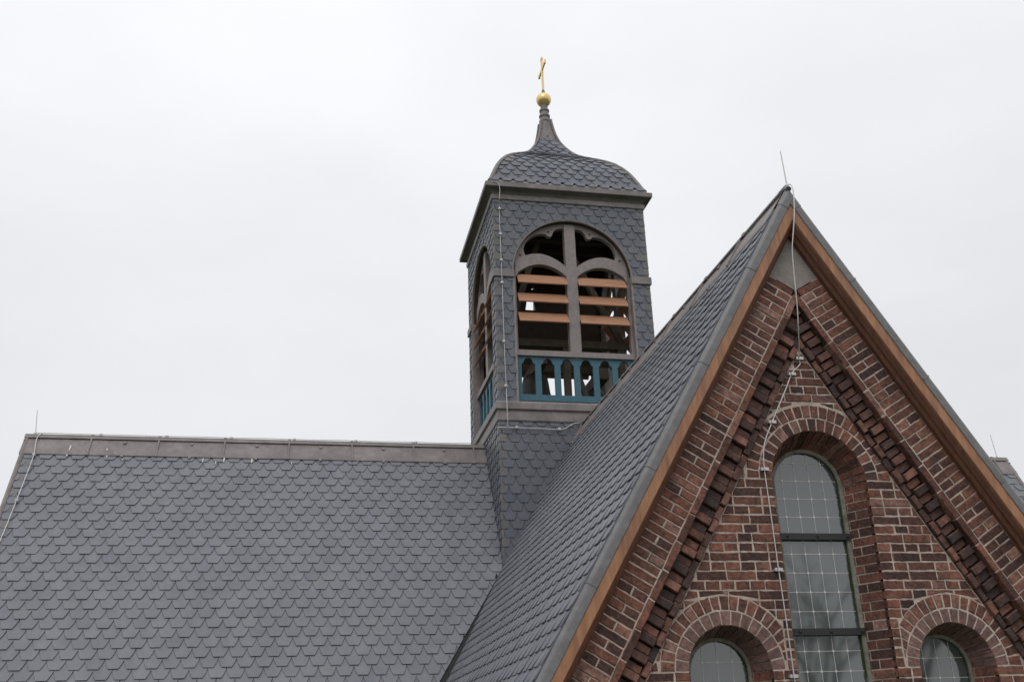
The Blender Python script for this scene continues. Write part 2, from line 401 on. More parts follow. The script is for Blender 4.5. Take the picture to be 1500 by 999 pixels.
# verge rolls at the nave ends
for x0, sg in ((XL-XT, 1), (XRR-XT, -1)):
    mb = MB()
    for mp in (nav, nav_b):
        pr = [(x0+sg*.06, -.02), (x0+sg*.06, .02), (x0+sg*.035, .036), (x0+sg*.01, .03), (x0-sg*.004, .01), (x0-sg*.004, -.13), (x0+sg*.006, -.13)]
        n = len(pr)
        mb.add([mp(a, .02, h) for a, h in pr]+[mp(a, EAVE+.03, h) for a, h in pr],
               [tuple(range(n))[::-1], tuple(range(n, 2*n))]+[(i, (i+1) % n, n+(i+1) % n, n+i) for i in range(n)])
    mb.build('verge_flashing', 'lead', nave, CO)
# bird streaks below the ridge
for (x, s, l, wd) in ((-7.93, .27, .13, .012), (-7.945, .42, .05, .01), (-7.66, .30, .05, .012), (-7.38, .29, .05, .014), (-7.36, .43, .07, .008), (-7.25, .36, .02, .012),
                      (-5.92, .47, .10, .010), (-5.60, .44, .13, .014), (-5.72, .52, .06, .01), (-5.17, .46, .1, .012), (-4.55, .5, .05, .008), (-7.12, .5, .02, .01)):
    pl = []
    for k in range(10):
        an = 2*math.pi*k/10
        pl.append((x+wd*math.cos(an)*R(.6, 1.2), s+l/2*math.sin(an)*R(.8, 1.2)))
    hh = .031 if s < CAPW-.02 else .020
    mb = MB(); mb.prism(pl, nav, hh-.03, hh+.002)
    mb.build('bird_streak', 'stain', nave, CO)

# ---- transept roof
mb = MB()
for sd in (-1, 1):
    mp = tra(sd)
    b1 = YR
    mb.add([mp(YV+.02, .03, -DROP-.01), mp(b1, .03, -DROP-.01), mp(YR-EAVE*CT, EAVE, -DROP-.01), mp(YV+.02, EAVE, -DROP-.01),
            mp(YV+.02, .23, -.13), mp(b1, .23, -.13), mp(YR-EAVE*CT, EAVE, -.13), mp(YV+.02, EAVE, -.13)],
           [(0, 1, 2, 3), (7, 6, 5, 4), (0, 4, 5, 1), (1, 5, 6, 2), (2, 6, 7, 3), (3, 7, 4, 0)])
trans = mb.build('transept_roof', 'gap', chapel, CO)
mb = MB()
for sd in (-1, 1):
    slates(mb, tra(sd), YV, YR-H, .30, EAVE, [(-1, 0, -YV-.01), (1, 0, YR-H-.01), (1, CT, YR+.0), (0, -1, -.25), (0, 1, EAVE+.04)], .215, .157, deck=-DROP+.008, hb=.030, t=.012)
mb.build('slate_cladding', 'slate', trans, CO)
ridge_cap(tra(-1), tra(1), YV+.036, YR-H-.002, 1.05, YV+.95, 'ridge_cap', trans)
# dark valley board between the two roofs
for sd in (-1, 1):
    mb = MB()
    mb.add([(XT+sd*s*CT, YR-s*CT, ZQ-s*ST+.012) for s in (H/CT, EAVE)]+[nav(sd*(s*CT+.20), s, -DROP+.004) for s in (EAVE, H/CT)], [(0, 1, 2, 3)])
    mb.build('valley_gutter', 'gap', trans, CO, recalc=False)

def rake_moulding(prof, side, u1, mb, u0=0., extra=None):
    """closed (y, v) profile run along the rake and mitred at the apex"""
    mp = rake(side); n = len(prof)
    us = [u0+(u1-u0)*i/24 for i in range(25)]
    vs = []; fs = []
    for k, u in enumerate(us):
        for y, v in prof:
            uu = max(u, v*TP+.0015) if k == 0 else max(u, v*TP+.0015+.0005*k)
            vs.append(mp(uu, v, y))
    for i in range(24):
        fs += [(i*n+k, i*n+(k+1) % n, (i+1)*n+(k+1) % n, (i+1)*n+k) for k in range(n)]
    fs += [tuple(range(n))[::-1], tuple(range(24*n, 25*n))]
    mb.add(vs, fs)
UE = EAVE+.06
verge_prof = [(YV+.034, .046), (YV+.014, .018), (YV-.008, .009), (YV-.028, .012), (YV-.042, .026), (YV-.047, .048), (YV-.049, .098), (YV-.043, .104), (YV-.032, .10), (YV-.03, .06)]
for sd in (-1, 1):
    mb = MB(); rake_moulding(verge_prof, sd, UE, mb)
    for u in (1.02, 2.1, 3.18, 4.26):                        # lapped joints of the lead
        pr = [(y+(-.004 if y < YV-.02 else .004 if y > YV+.01 else 0), v-.004) for y, v in verge_prof]
        mp = rake(sd); n = len(pr)
        uu = u+(.06 if sd > 0 else 0)
        mb.add([mp(uu-.010, v, y) for y, v in pr]+[mp(uu+.006, v, y) for y, v in pr],
               [tuple(range(n))[::-1], tuple(range(n, 2*n))]+[(i, (i+1) % n, n+(i+1) % n, n+i) for i in range(n)])
    mb.build('verge_flashing', 'verge_lead', trans, CO, auto=40)
    mb = MB()
    prof = [(YV-.040, .07), (YV-.040, .182), (YV-.036, .187), (YV-.015, .187), (YV-.015, .07)]
    rake_moulding(prof, sd, UE, mb)
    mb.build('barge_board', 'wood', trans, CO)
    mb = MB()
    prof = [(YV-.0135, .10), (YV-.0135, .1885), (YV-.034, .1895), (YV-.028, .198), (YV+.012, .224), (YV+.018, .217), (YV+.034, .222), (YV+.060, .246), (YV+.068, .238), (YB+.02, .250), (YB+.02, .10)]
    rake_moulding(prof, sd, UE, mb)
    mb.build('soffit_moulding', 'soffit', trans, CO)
# lead saddle over the apex
mb = MB(); mb.tube([(XT, YV+.10, ZQ+.016), (XT, YV-.02, ZQ+.014), (XT, YV-.047, ZQ-.02)], .030, 10)
for sd in (-1, 1):
    mp = rake(sd)
    pr = [(YV+.038, .040), (YV+.014, .013), (YV-.008, .004), (YV-.030, .007), (YV-.045, .023), (YV-.051, .047), (YV-.053, .100), (YV-.047, .107), (YV-.030, .06)]
    n = len(pr)
    mb.add([mp(max(.0, v*TP+.001), v, y) for y, v in pr]+[mp(.235+(.03 if y > YV else 0), v, y) for y, v in pr],
           [tuple(range(n))[::-1], tuple(range(n, 2*n))]+[(i, (i+1) % n, n+(i+1) % n, n+i) for i in range(n)])
mb.build('apex_flashing', 'verge_lead', trans, CO, auto=40)

# ---- gable wall: mortar body with three openings
GX = XT+.022
WIN = [(GX, ZR-2.765, .437, .42), (GX-.998, ZR-4.315, .346, .30), (GX+.998, ZR-4.315, .350, .30)]    # centre x, spring z, radius
SILL = ZR-6.0
gm = lambda x, z, y: (x, y, z)
gbase = lambda: None
zb_ = SILL-.3
xe = hw_+.02
outer = [(XT-xe, .0), (XT+xe, .0), (XT+xe, ZR-xe*TP-.25), (XT, ZR-.25), (XT-xe, ZR-xe*TP-.25)]
holes = []
for cx, cz, r, _ in WIN:
    rr = r+.005
    holes.append([(cx-rr, SILL), (cx+rr, SILL)]+arc(cx, cz, rr, 0, math.pi, 28))
mb = MB(); mb.plate(outer, holes, gm, YF+.004, YF+.55)
for cx, cz, r, spl in WIN:                                # mortar bed of the splayed reveals
    l0 = [(cx-r-.005, SILL)]+arc(cx, cz, r+.005, math.pi, 0, 40)+[(cx+r+.005, SILL)]
    rb2 = r+.005-spl*.275/.225*.25
    l1 = [(cx-rb2, SILL)]+arc(cx, cz, rb2, math.pi, 0, 40)+[(cx+rb2, SILL)]
    n = len(l0)
    mb.add([(x, YF+.004, z) for x, z in l0]+[(x, YF+.05, z) for x, z in l0]+[(x, YF+.30, z) for x, z in l1], [(j*n+i, j*n+i+1, (j+1)*n+i+1, (j+1)*n+i) for j in (0, 1) for i in range(n-1)])
gable = mb.build('gable_wall', 'mortar', chapel, CO)

VFI = .797                                             # field brick starts here, square to the rake
PC = .0775
def tangent(cx, cz, r):
    def f(poly):
        ca = sum(p[0] for p in poly)/len(poly); cb = sum(p[1] for p in poly)/len(poly)
        best = None
        dx, dz = ca-cx, cb-cz
        if dz < -.02: 
            # below the spring: straight side
            return clip(poly, 1, 0, cx-r) if ca < cx else clip(poly, -1, 0, -(cx+r))
        l = math.hypot(dx, dz) or 1e-6
        if l > r+.35: return poly
        nx, nz = dx/l, dz/l
        return clip(poly, -nx, -nz, -(nx*cx+nz*cz+r))
    return f
EXT = [(WIN[0][0], WIN[0][1], .6925), (WIN[1][0], WIN[1][1], .588), (WIN[2][0], WIN[2][1], .592)]
LIM = (None, GX-.437-.085, GX+.437+.085)             # outer rings of the low arches stop against the middle jamb
mb = MB(); rb = MB()
k = 0; z = ZR-1.530
spring_rows = []
while z > .2:
    row_h = PC-.0115
    hdr = (k % 2 == 1)
    L = .13 if hdr else .26
    runs = []
    ph = (.065 if hdr else (.13 if k % 4 == 2 else 0))
    if z-row_h/2 < WIN[0][1]-.02:                          # lay outwards from the tall window
        for sd in (-1, 1):
            x = WIN[0][0]+sd*(WIN[0][2]-.0065); first = True
            while abs(x-XT) < 3.2:
                LL = L if R(0, 1) > .12 else (.26 if hdr else .13)
                if first: LL = (.13 if hdr else .26) if k % 3 else (.195 if hdr else .13)
                first = False
                runs.append(sorted((x+sd*.0065+R(-.001, .001), x+sd*(LL-.0065)))); x += sd*LL
    else:
        x = XT-3.2+R(0, .02)+ph
        while x < XT+3.2:
            LL = L if R(0, 1) > .12 else (.26 if hdr else .13)
            runs.append((x+.0065+R(-.001, .001), x+LL-.0065)); x += LL
    for a0, a1 in runs:
        z1, z0 = z+R(-.001, .001), z-row_h+R(-.001, .001)
        poly = [(a0, z0), (a1, z0), (a1, z1), (a0, z1)]
        # rake limits  (v >= VFI on both sides)
        poly = clip(poly, -ST, CT, -ST*XT+CT*ZR-VFI-.006)
        if len(poly) > 2: poly = clip(poly, ST, CT, ST*XT+CT*ZR-VFI-.006)
        ok = True
        parts = [poly] if len(poly) > 2 else []
        zc = (z0+z1)/2
        for wi, ((cx, cz, re), (_, _, r, _)) in enumerate(zip(EXT, WIN)):
            new = []
            for p in parts:
                xs = [q[0] for q in p]
                if zc < cz-.02:
                    if max(xs) <= cx-r or min(xs) >= cx+r: new.append(p); continue
                    for q in (clip(p, 1, 0, cx-r), clip(p, -1, 0, -(cx+r))):
                        if len(q) > 2: new.append(q)
                else:
                    dz = zc-cz
                    if dz > re+.06 or max(xs) < cx-re or min(xs) > cx+re: new.append(p); continue
                    hwid = math.sqrt(max(0, re*re-dz*dz))
                    for side in (-1, 1):
                        if dz >= re: q = p
                        else:
                            q = clip(p, side*-1, 0, -side*cx) if hwid > .02 else p
                        if len(q) < 3: continue
                        # clip by tangent at the row's own height
                        if dz < re:
                            an = math.asin(min(.999, dz/re)); nx, nz = side*math.cos(an), math.sin(an)
                        else: nx, nz = 0, 1
                        lim = LIM[wi]
                        if lim is not None and dz < re and side == (1 if lim > cx else -1) and abs(lim-cx) < hwid+.02:
                            q = clip(q, -side, 0, -side*(lim+side*.012))
                        else: q = clip(q, -nx, -nz, -(nx*cx+nz*cz+re))
                        if len(q) > 2: new.append(q)
                        if dz >= re or hwid <= .02: break
            parts = new
        for p in parts:
            if area(p) < .0007: continue
            mb.prism(p, gm, YF+.05, YF+R(-.004, .002), .0045, .0034)
    spring_rows.append((z-row_h, z)); z -= PC; k += 1
mb.build('brick_facing', 'brick', gable, CO, auto=25)
# arches: two rings of headers round each opening, deep soffit bricks, coursed jambs
for wi, (cx, cz, r, SPL) in enumerate(WIN):
    mb = MB(); inner_ring = MB()
    polar = lambda a, rad, y: (cx+(rad-(SPL*max(0, y-YF) if rad < r+.06 else 0))*math.cos(a), y, cz+(rad-(SPL*max(0, y-YF) if rad < r+.06 else 0))*math.sin(a))
    n1 = round(math.pi*(r+.055)/.082)
    for i in range(n1):
        a0 = math.pi*i/n1; a1 = math.pi*(i+1)/n1; g1 = .0065/(r+.05); 
        yf = YF+R(-.003, .003)
        for y0, y1 in ((yf, YF+.30),) if i % 3 else ((yf, YF+.125), (YF+.137, YF+.30)):
            rr = r+R(-.002, .002)
            p = [(a0+g1, rr), (a1-g1, rr), (a1-g1*.9, r+.112), (a0+g1*.9, r+.112)]
            if y0 == yf: inner_ring.prism(p, polar, y1, y0, .0045, .002)
            else: inner_ring.prism(p, polar, y1, y0)
    n2 = round(math.pi*(r+.18)/.080)
    for i in range(n2):
        a0 = math.pi*i/n2; a1 = math.pi*(i+1)/n2; g2 = .0065/(r+.18)
        p = [(a0+g2, r+.124), (a1-g2, r+.124), (a1-g2*.9, r+.232), (a0+g2*.9, r+.232)]
        p = [(cx+q*math.cos(a), cz+q*math.sin(a)) for a, q in p]
        if LIM[wi] is not None:
            sg = 1 if LIM[wi] > cx else -1
            p = clip(p, sg, 0, sg*LIM[wi])
        if len(p) > 2 and area(p) > .0006: mb.prism(p, gm, YF+.06, YF+R(-.004, .002), .0045, .003)
    ao = mb.build('window_arch', 'brick', gable, CO, auto=25)
    inner_ring.build('arch_soffit', 'brick_pale' if wi else 'brick', gable, CO, auto=25)
    # jambs, bonded in course with the wall face
    for sd in (-1, 1):
        mb = MB(); kk = 0
        for z0, z1 in spring_rows:
            if z1 > cz+.01 or z0 < SILL: continue
            cuts = (.052, .17, .30) if kk % 2 else (.052, .235, .30)
            for y0, y1 in zip(cuts[:-1], cuts[1:]):
                j = R(-.002, .002)
                xi = lambda y: cx+sd*(r+j-SPL*.275/.225*(y-.05))
                y1e = y1-(.011 if y1 < .29 else 0)
                ft = [(cx+sd*(r+j+.001), YF+.014)] if y0 == .052 else []
                mb.prism([(xi(y0), YF+y0), (xi(y1e), YF+y1e), (cx+sd*(r+.06), YF+y1e), (cx+sd*(r+.06), YF+(.014 if ft else y0))]+ft, lambda a, b, h: (a, b, h), z0+R(-.001, .001), z1+R(-.001, .001))
            kk += 1
        mb.build('window_jamb', 'brick', gable, CO)

# ---- rake band, stretcher string, dentils
bandM = MB(); band = MB(); dent = MB(); low = MB()
U0 = .885
for sd in (-1, 1):
    mp = rake(sd)
    mpx = lambda u, v, y, mp=mp: mp(u, v, y)
    # mortar beds behind
    def bed(v0, v1, y0, y1, ub):
        us0 = max(ub, 0)
        pl = [(max(ub, v0*TP+.004), v0), (UE-.05, v0), (UE-.05, v1), (max(ub, v1*TP+.004), v1)]
        bandM.prism(pl, mpx, y1, y0)
    bed(.10, .578, YB+.005, YF+.02, .80)
    bed(.576, .792, YF+.004, YF+.03, .80)
    u = U0; k = 0
    while u < UE-.1:
        hgt = PC-.0115
        v0, v1 = .25, .512
        segs = [(v0, v1)] if k % 2 == 0 else [(v0, v0+.124), (v0+.137, v1)]
        if R(0, 1) < .08: segs = [(v0, v1)]
        for a, b in segs:
            du = R(-.001, .001)
            band.prism([(u+du, a), (u+hgt+du, a), (u+hgt+du, b), (u+du, b)], mpx, YB+.05, YB+R(-.004, .002), .0045, .003)
        u += PC; k += 1
    # stretcher string
    u = .522*TP+.05
    k = 0
    while u < UE-.1:
        L = .252
        pl = [(u, .523), (u+L, .523), (u+L, .583), (u, .583)]
        pl = clip(pl, -1, TP, -.004)
        if len(pl) > 2 and area(pl) > .001: band.prism(pl, mpx, YF+.02, YB+R(-.010, .002), .006, .0025)
        u += L+.011
    # dentils: one out, one in
    u = .64*TP-.06; k = 0
    while u < UE-.12:
        hgt = .068
        for (v0, v1) in ((.588, .726),):
            pl = [(u, v0), (u+hgt, v0), (u+hgt, v1), (u, v1)]
            pl = clip(pl, -1, TP, -.004)
            if len(pl) > 2 and area(pl) > .0008:
                yy = YB+.042+R(-.008, .008) if k % 2 == 0 else YF-.026+R(-.008, .008)
                dent.prism(pl, mpx, YF+.02, yy, .006, .0025)
        u += .0785; k += 1
    # lower broken string
    u = .735*TP+.01; k = 0
    while u < UE-.12:
        L = .120
        pl = [(u, .732), (u+L, .732), (u+L, .789), (u, .789)]
        pl = clip(pl, -1, TP, -.004)
        if len(pl) > 2 and area(pl) > .001: low.prism(pl, mpx, YF+.02, (YF-.044 if k % 2 else YF-.022)+R(-.006, .006), .006, .003)
        u += L+.010; k += 1
o = bandM.build('rake_mortar', 'mortar', gable, CO)
band.build('rake_band', 'brick', gable, CO, auto=25)
dent.build('dentil_course', 'dent_brick', gable, CO, auto=25)
low.build('string_course', 'dent_brick', gable, CO, auto=25)
# concrete kneeler under the apex
mb = MB()
def kp(u, v, sd):
    p = rake(sd)(u, v, 0); return (p[0], p[2])
pl = [kp(.2*TP, .2, 1), kp(U0-.008, .2, 1), kp(U0-.008, .518, 1), (XT, ZR-.545/CT), kp(U0-.008, .518, -1), kp(U0-.008, .2, -1)]
mb.plate(pl[::-1], [], gm, YB+.3, YB+.004)
mb.build('apex_stone', 'concrete', gable, CO)

# ---- gable windows
for wi, (cx, cz, r, spl) in enumerate(WIN):
    wroot = empty('gable_window', (0, 0, 0), parent=chapel)
    wroot['label'] = ['tall round-arched window with two black bars', 'small round-arched window left of the tall one', 'small round-arched window right of the tall one'][wi]
    r = r-spl*(YG-YF); mb = MB(); rg = r
    pl = [(cx-rg, SILL+.05), (cx+rg, SILL+.05)]+arc(cx, cz, rg, 0, math.pi, 32)
    mb.plate(pl, [], gm, YG+.008, YG); mb.build('pane', 'glass', wroot, CO)
    # mossy mortar fillet round the glass
    mb = MB()
    prof = []
    path_o = [(cx+r+.018, SILL)]+arc(cx, cz, r+.018, 0, math.pi, 60)+[(cx-r-.018, SILL)]
    def inner(dn):
        a = [(cx+r-dn(0), SILL)]
        for i in range(61): 
            q = math.pi*i/60; rr = r-dn(i); a.append((cx+rr*math.cos(q), cz+rr*math.sin(q)))
        return a+[(cx-r+dn(60), SILL)]
    path_i = inner(lambda i: .016+R(-.002, .002))
    n = len(path_o)
    vs = [(x, YG-.035, z) for x, z in path_o]+[(x, YG-.030, z) for x, z in path_i]+[(x, YG-.001, z) for x, z in inner(lambda i: .016)]
    mb.add(vs, [(i, i+1, n+i+1, n+i) for i in range(n-1)]+[(n+i, n+i+1, 2*n+i+1, 2*n+i) for i in range(n-1)])
    mb.build('mortar_fillet', 'fillet', wroot, CO)
    mb = MB()                                            # green strip painted for the mossy reveal reflected in the glass edge
    for sd in (1,):
        ang = [math.pi*i/90 for i in range(0, 50)]
        edge = [(cx+r, cz-1.6+1.6*i/70) for i in range(70)]
        pts_o = [(cx+r-.012, z) for _, z in edge]+[(cx+(r-.012)*math.cos(q), cz+(r-.012)*math.sin(q)) for q in ang]
        pts_i = []
        for i, (x, z) in enumerate(pts_o):
            dn = .004+.012*(.5+.5*math.sin(i*.23+wi))+R(0, .010)
            if i < 70: pts_i.append((x-dn, z))
            else:
                q = ang[i-70]; f = max(0, 1-(i-70)/50)
                pts_i.append((cx+(r-.012-dn*f)*math.cos(q), cz+(r-.012-dn*f)*math.sin(q)))
        n = len(pts_o)
        mb.add([(x, YG-.014, z) for x, z in pts_o]+[(x, YG-.0025, z) for x, z in pts_i]+[(x, YG-.0005, z) for x, z in pts_o],
               [(i, i+1, n+i+1, n+i) for i in range(n-1)])
    mb.build('moss_reflection', 'moss_reflection', wroot, CO)
    # fine white grid with studs on the pane
    mb = MB()
    sx, sz = .1292, .1604
    x0 = XT+(-.069, -.979, .874)[wi]
    xs = [x0+sx*i for i in range(-14, 15)]
    zt = ZR+(-2.551, -4.229+.1604*3, -4.225+.1604*3)[wi]
    zs = [zt-sz*i for i in range(0, 24)]
    for x in xs:
        dx = abs(x-cx)
        if dx > rg-.03: continue
        top = cz+math.sqrt((rg-.02)**2-dx*dx)
        mb.box(x-.002, x+.002, YG-.003, YG-.0005, SILL+.06, top)
        for z in zs:
            if z < top-.02 and z > SILL+.1:
                mb.prism([(x+.0105*math.cos(2*math.pi*i/8), z+.0105*math.sin(2*math.pi*i/8)) for i in range(8)], gm, YG-.0005, YG-.0045)
    for z in zs:
        dz = max(0, z-cz)
        if dz > rg-.05 or z < SILL+.1: continue
        hwx = math.sqrt((rg-.02)**2-dz*dz)
        mb.box(cx-hwx, cx+hwx, YG-.0034, YG-.0008, z-.002, z+.002)
    mb.build('glazing_grid', 'came', wroot, CO)
    if wi == 0:
        for zb2 in (ZR-3.208, ZR-3.208-.795, ZR-3.208-1.6):
            mb = MB()
            mb.box(cx-r-.012, cx+r+.012, YG-.05, YG-.028, zb2-.027, zb2+.027)
            for dx in (-.28, 0, .28):
                mb.lathe([(.013, 0), (.013, .006), (.006, .012)], (0, 0, 0), 8)
                nv = 24
                mb.v[-nv:] = [(cx+dx+.022+p[0], YG-.05-p[2], zb2+p[1]) for p in mb.v[-nv:]]
            mb.build('saddle_bar', 'iron', wroot, CO)

# ================================================================== bell tower
TO = (XT, YR, ZR-2.35)
tower = empty('bell_tower', TO, 'slate hung square bell turret with curved cap and gold cross, astride the roofs', 'bell tower')
def face(k):
    """face k: a across, z above the ridge, h out of the wall face"""
    c, s = (1, 0, -1, 0)[k], (0, 1, 0, -1)[k]
    def f(a, z, h):
        x, y = a, -H-h
        return (XT+c*x-s*y, YR+s*x+c*y, ZR+z)
    return f
faces = [face(k) for k in range(4)]
SPR = 2.65; RO = 1.05
op = [(-1.036, .30), (1.036, .30)]+arc(0, SPR, 1.036, 0, math.pi, 32)
mb = MB()
for f in faces:
    mb.plate([(-H+.15, -2.35), (H-.15, -2.35), (H-.15, 4.2), (-H+.15, 4.2)], [op], f, -.15, -.03)
for sx in (-1, 1):
    for sy in (-1, 1):
        xs = sorted((XT+sx*(H-.032), XT+sx*(H-.17))); ys = sorted((YR+sy*(H-.032), YR+sy*(H-.17)))
        mb.box(*xs, *ys, ZR-2.34, ZR+4.19)
core = mb.build('tower_wall', 'dark', tower, TO)
mb = MB(); mb.box(XT-H+.16, XT+H-.16, YR-H+.16, YR+H-.16, ZR+.12, ZR+.28); mb.build('bell_floor', 'dark', core, TO)
mb = MB(); mb.box(XT-H+.16, XT+H-.16, YR-H+.16, YR+H-.16, ZR+3.9, ZR+3.98)
for i in range(5): mb.box(XT-H+.16, XT+H-.16, YR-.95+.45*i, YR-.85+.45*i, ZR+3.75, ZR+3.899)
mb.build('bell_ceiling', 'dark', core, TO)
# slates on the walls
mb = MB(); cf = MB()
def archhole(poly):
    ca = sum(p[0] for p in poly)/len(poly); cb = max(p[1] for p in poly)
    cb = sum(p[1] for p in poly)/len(poly)
    zc = -cb; dx, dz = ca, zc-SPR
    if dz < 0: return poly
    l = math.hypot(dx, dz) or 1e-6
    if l > RO+.3: return poly
    if l < .4: return []
    nx, nz = dx/l, dz/l
    return clip(poly, -nx, nz, -(nz*SPR+RO+.0))      # s = -z
for k, f in enumerate(faces):
    mp = lambda a, s, h, f=f: f(a, -s, h-.022)
    W = .224; PT = .137
    e = H+.006
    lim = [(1, 0, e), (-1, 0, e)]
    slates(mb, mp, -H, H, -4.03, -2.68, lim+[(0, -1, 4.05), (0, 1, -2.685)], W, PT, hole=[archhole], hb=.024, t=.010, flat=.28, a_off=.03*k)
    slates(mb, mp, -H, -1.0, -2.55, -.34, [(-1, 0, e), (1, 0, -1.045), (0, -1, 2.55), (0, 1, -.345)], W, PT, hb=.024, t=.010, flat=.28, a_off=.05)
    slates(mb, mp, 1.0, H, -2.55, -.34, [(1, 0, e), (-1, 0, -1.045), (0, -1, 2.55), (0, 1, -.345)], W, PT, hb=.024, t=.010, flat=.28, a_off=.02)
    slates(mb, mp, -H, H, -.02, 2.35, lim+[(0, -1, .02), (0, 1, 2.35)], W, PT, hb=.024, t=.010, flat=.28)
    for z0, z1 in ((4.03, 2.68), (2.53, .35), (.02, -2.2)):
        z = z0-PT*.55; i = 0
        while z > z1+.02:
            for sd in (-1, 1):
                if i % 2 == (0 if sd < 0 else 1):
                    wd = .115*R(.85, 1.15); a = sorted((sd*(H+.008), sd*(H+.008-wd)))
                    zt_ = min(z+.125, z0-.01)
                    n0 = len(cf.v)
                    cf.prism([(a[0], z+.004), (a[1], z+.004), (a[1], zt_), (a[0], zt_)], f, -.02, .0085)
            z -= PT; i += 1
mb.second = len(mb.f); mb.m2 = 'soaker'; mb.add(cf.v, cf.f)
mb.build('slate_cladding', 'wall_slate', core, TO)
# string band, jamb strips and ledge
mb = MB()
def ringpoly(mb, prof):
    """closed (offset, z) profile swept round the square"""
    n = len(prof); vs = []; fs = []
    for sx, sy in ((-1, -1), (1, -1), (1, 1), (-1, 1)):
        vs += [(XT+sx*(H+o_), YR+sy*(H+o_), ZR+z_) for o_, z_ in prof]
    for i in range(4):
        j = (i+1) % 4
        fs += [(i*n+k, i*n+(k+1) % n, j*n+(k+1) % n, j*n+k) for k in range(n)]
    mb.add(vs, fs)
for sx in (-1, 1):
    for sy in (-1, 1):
        e1, e2 = H+.035, H-.04
        pl = [(e1, e1), (1.03, e1), (1.03, e2), (e2, e2), (e2, 1.03), (e1, 1.03)]
        pl = [(sx*a_, sy*b_) for a_, b_ in pl]
        mb = MB(); mb.plate(pl, [], lambda a_, b_, h: (XT+a_, YR+b_, ZR+h), 2.545, 2.675)
        mb.build('string_band', 'lead', core, TO)
mb = MB()
ringpoly(mb, [(-.06, .36), (.015, .35), (.055, .325), (.062, .30), (.062, .205), (.05, .195), (.03, .19), (.022, .175), (.03, .165), (.03, .03), (.02, .012), (-.06, .01)])
mb.build('ledge', 'lead', tower, TO)
mb = MB()
ringpoly(mb, [(-.06, 4.02), (.022, 4.02), (.03, 4.03), (.036, 4.100), (.034, 4.108), (-.012, 4.114), (-.014, 4.15), (.012, 4.19), (.06, 4.218), (.112, 4.226), (.122, 4.204), (.146, 4.203), (.152, 4.21), (.152, 4.285), (.135, 4.30), (.05, 4.315), (-.06, 4.33)])
mb.build('cornice', 'lead', tower, TO)

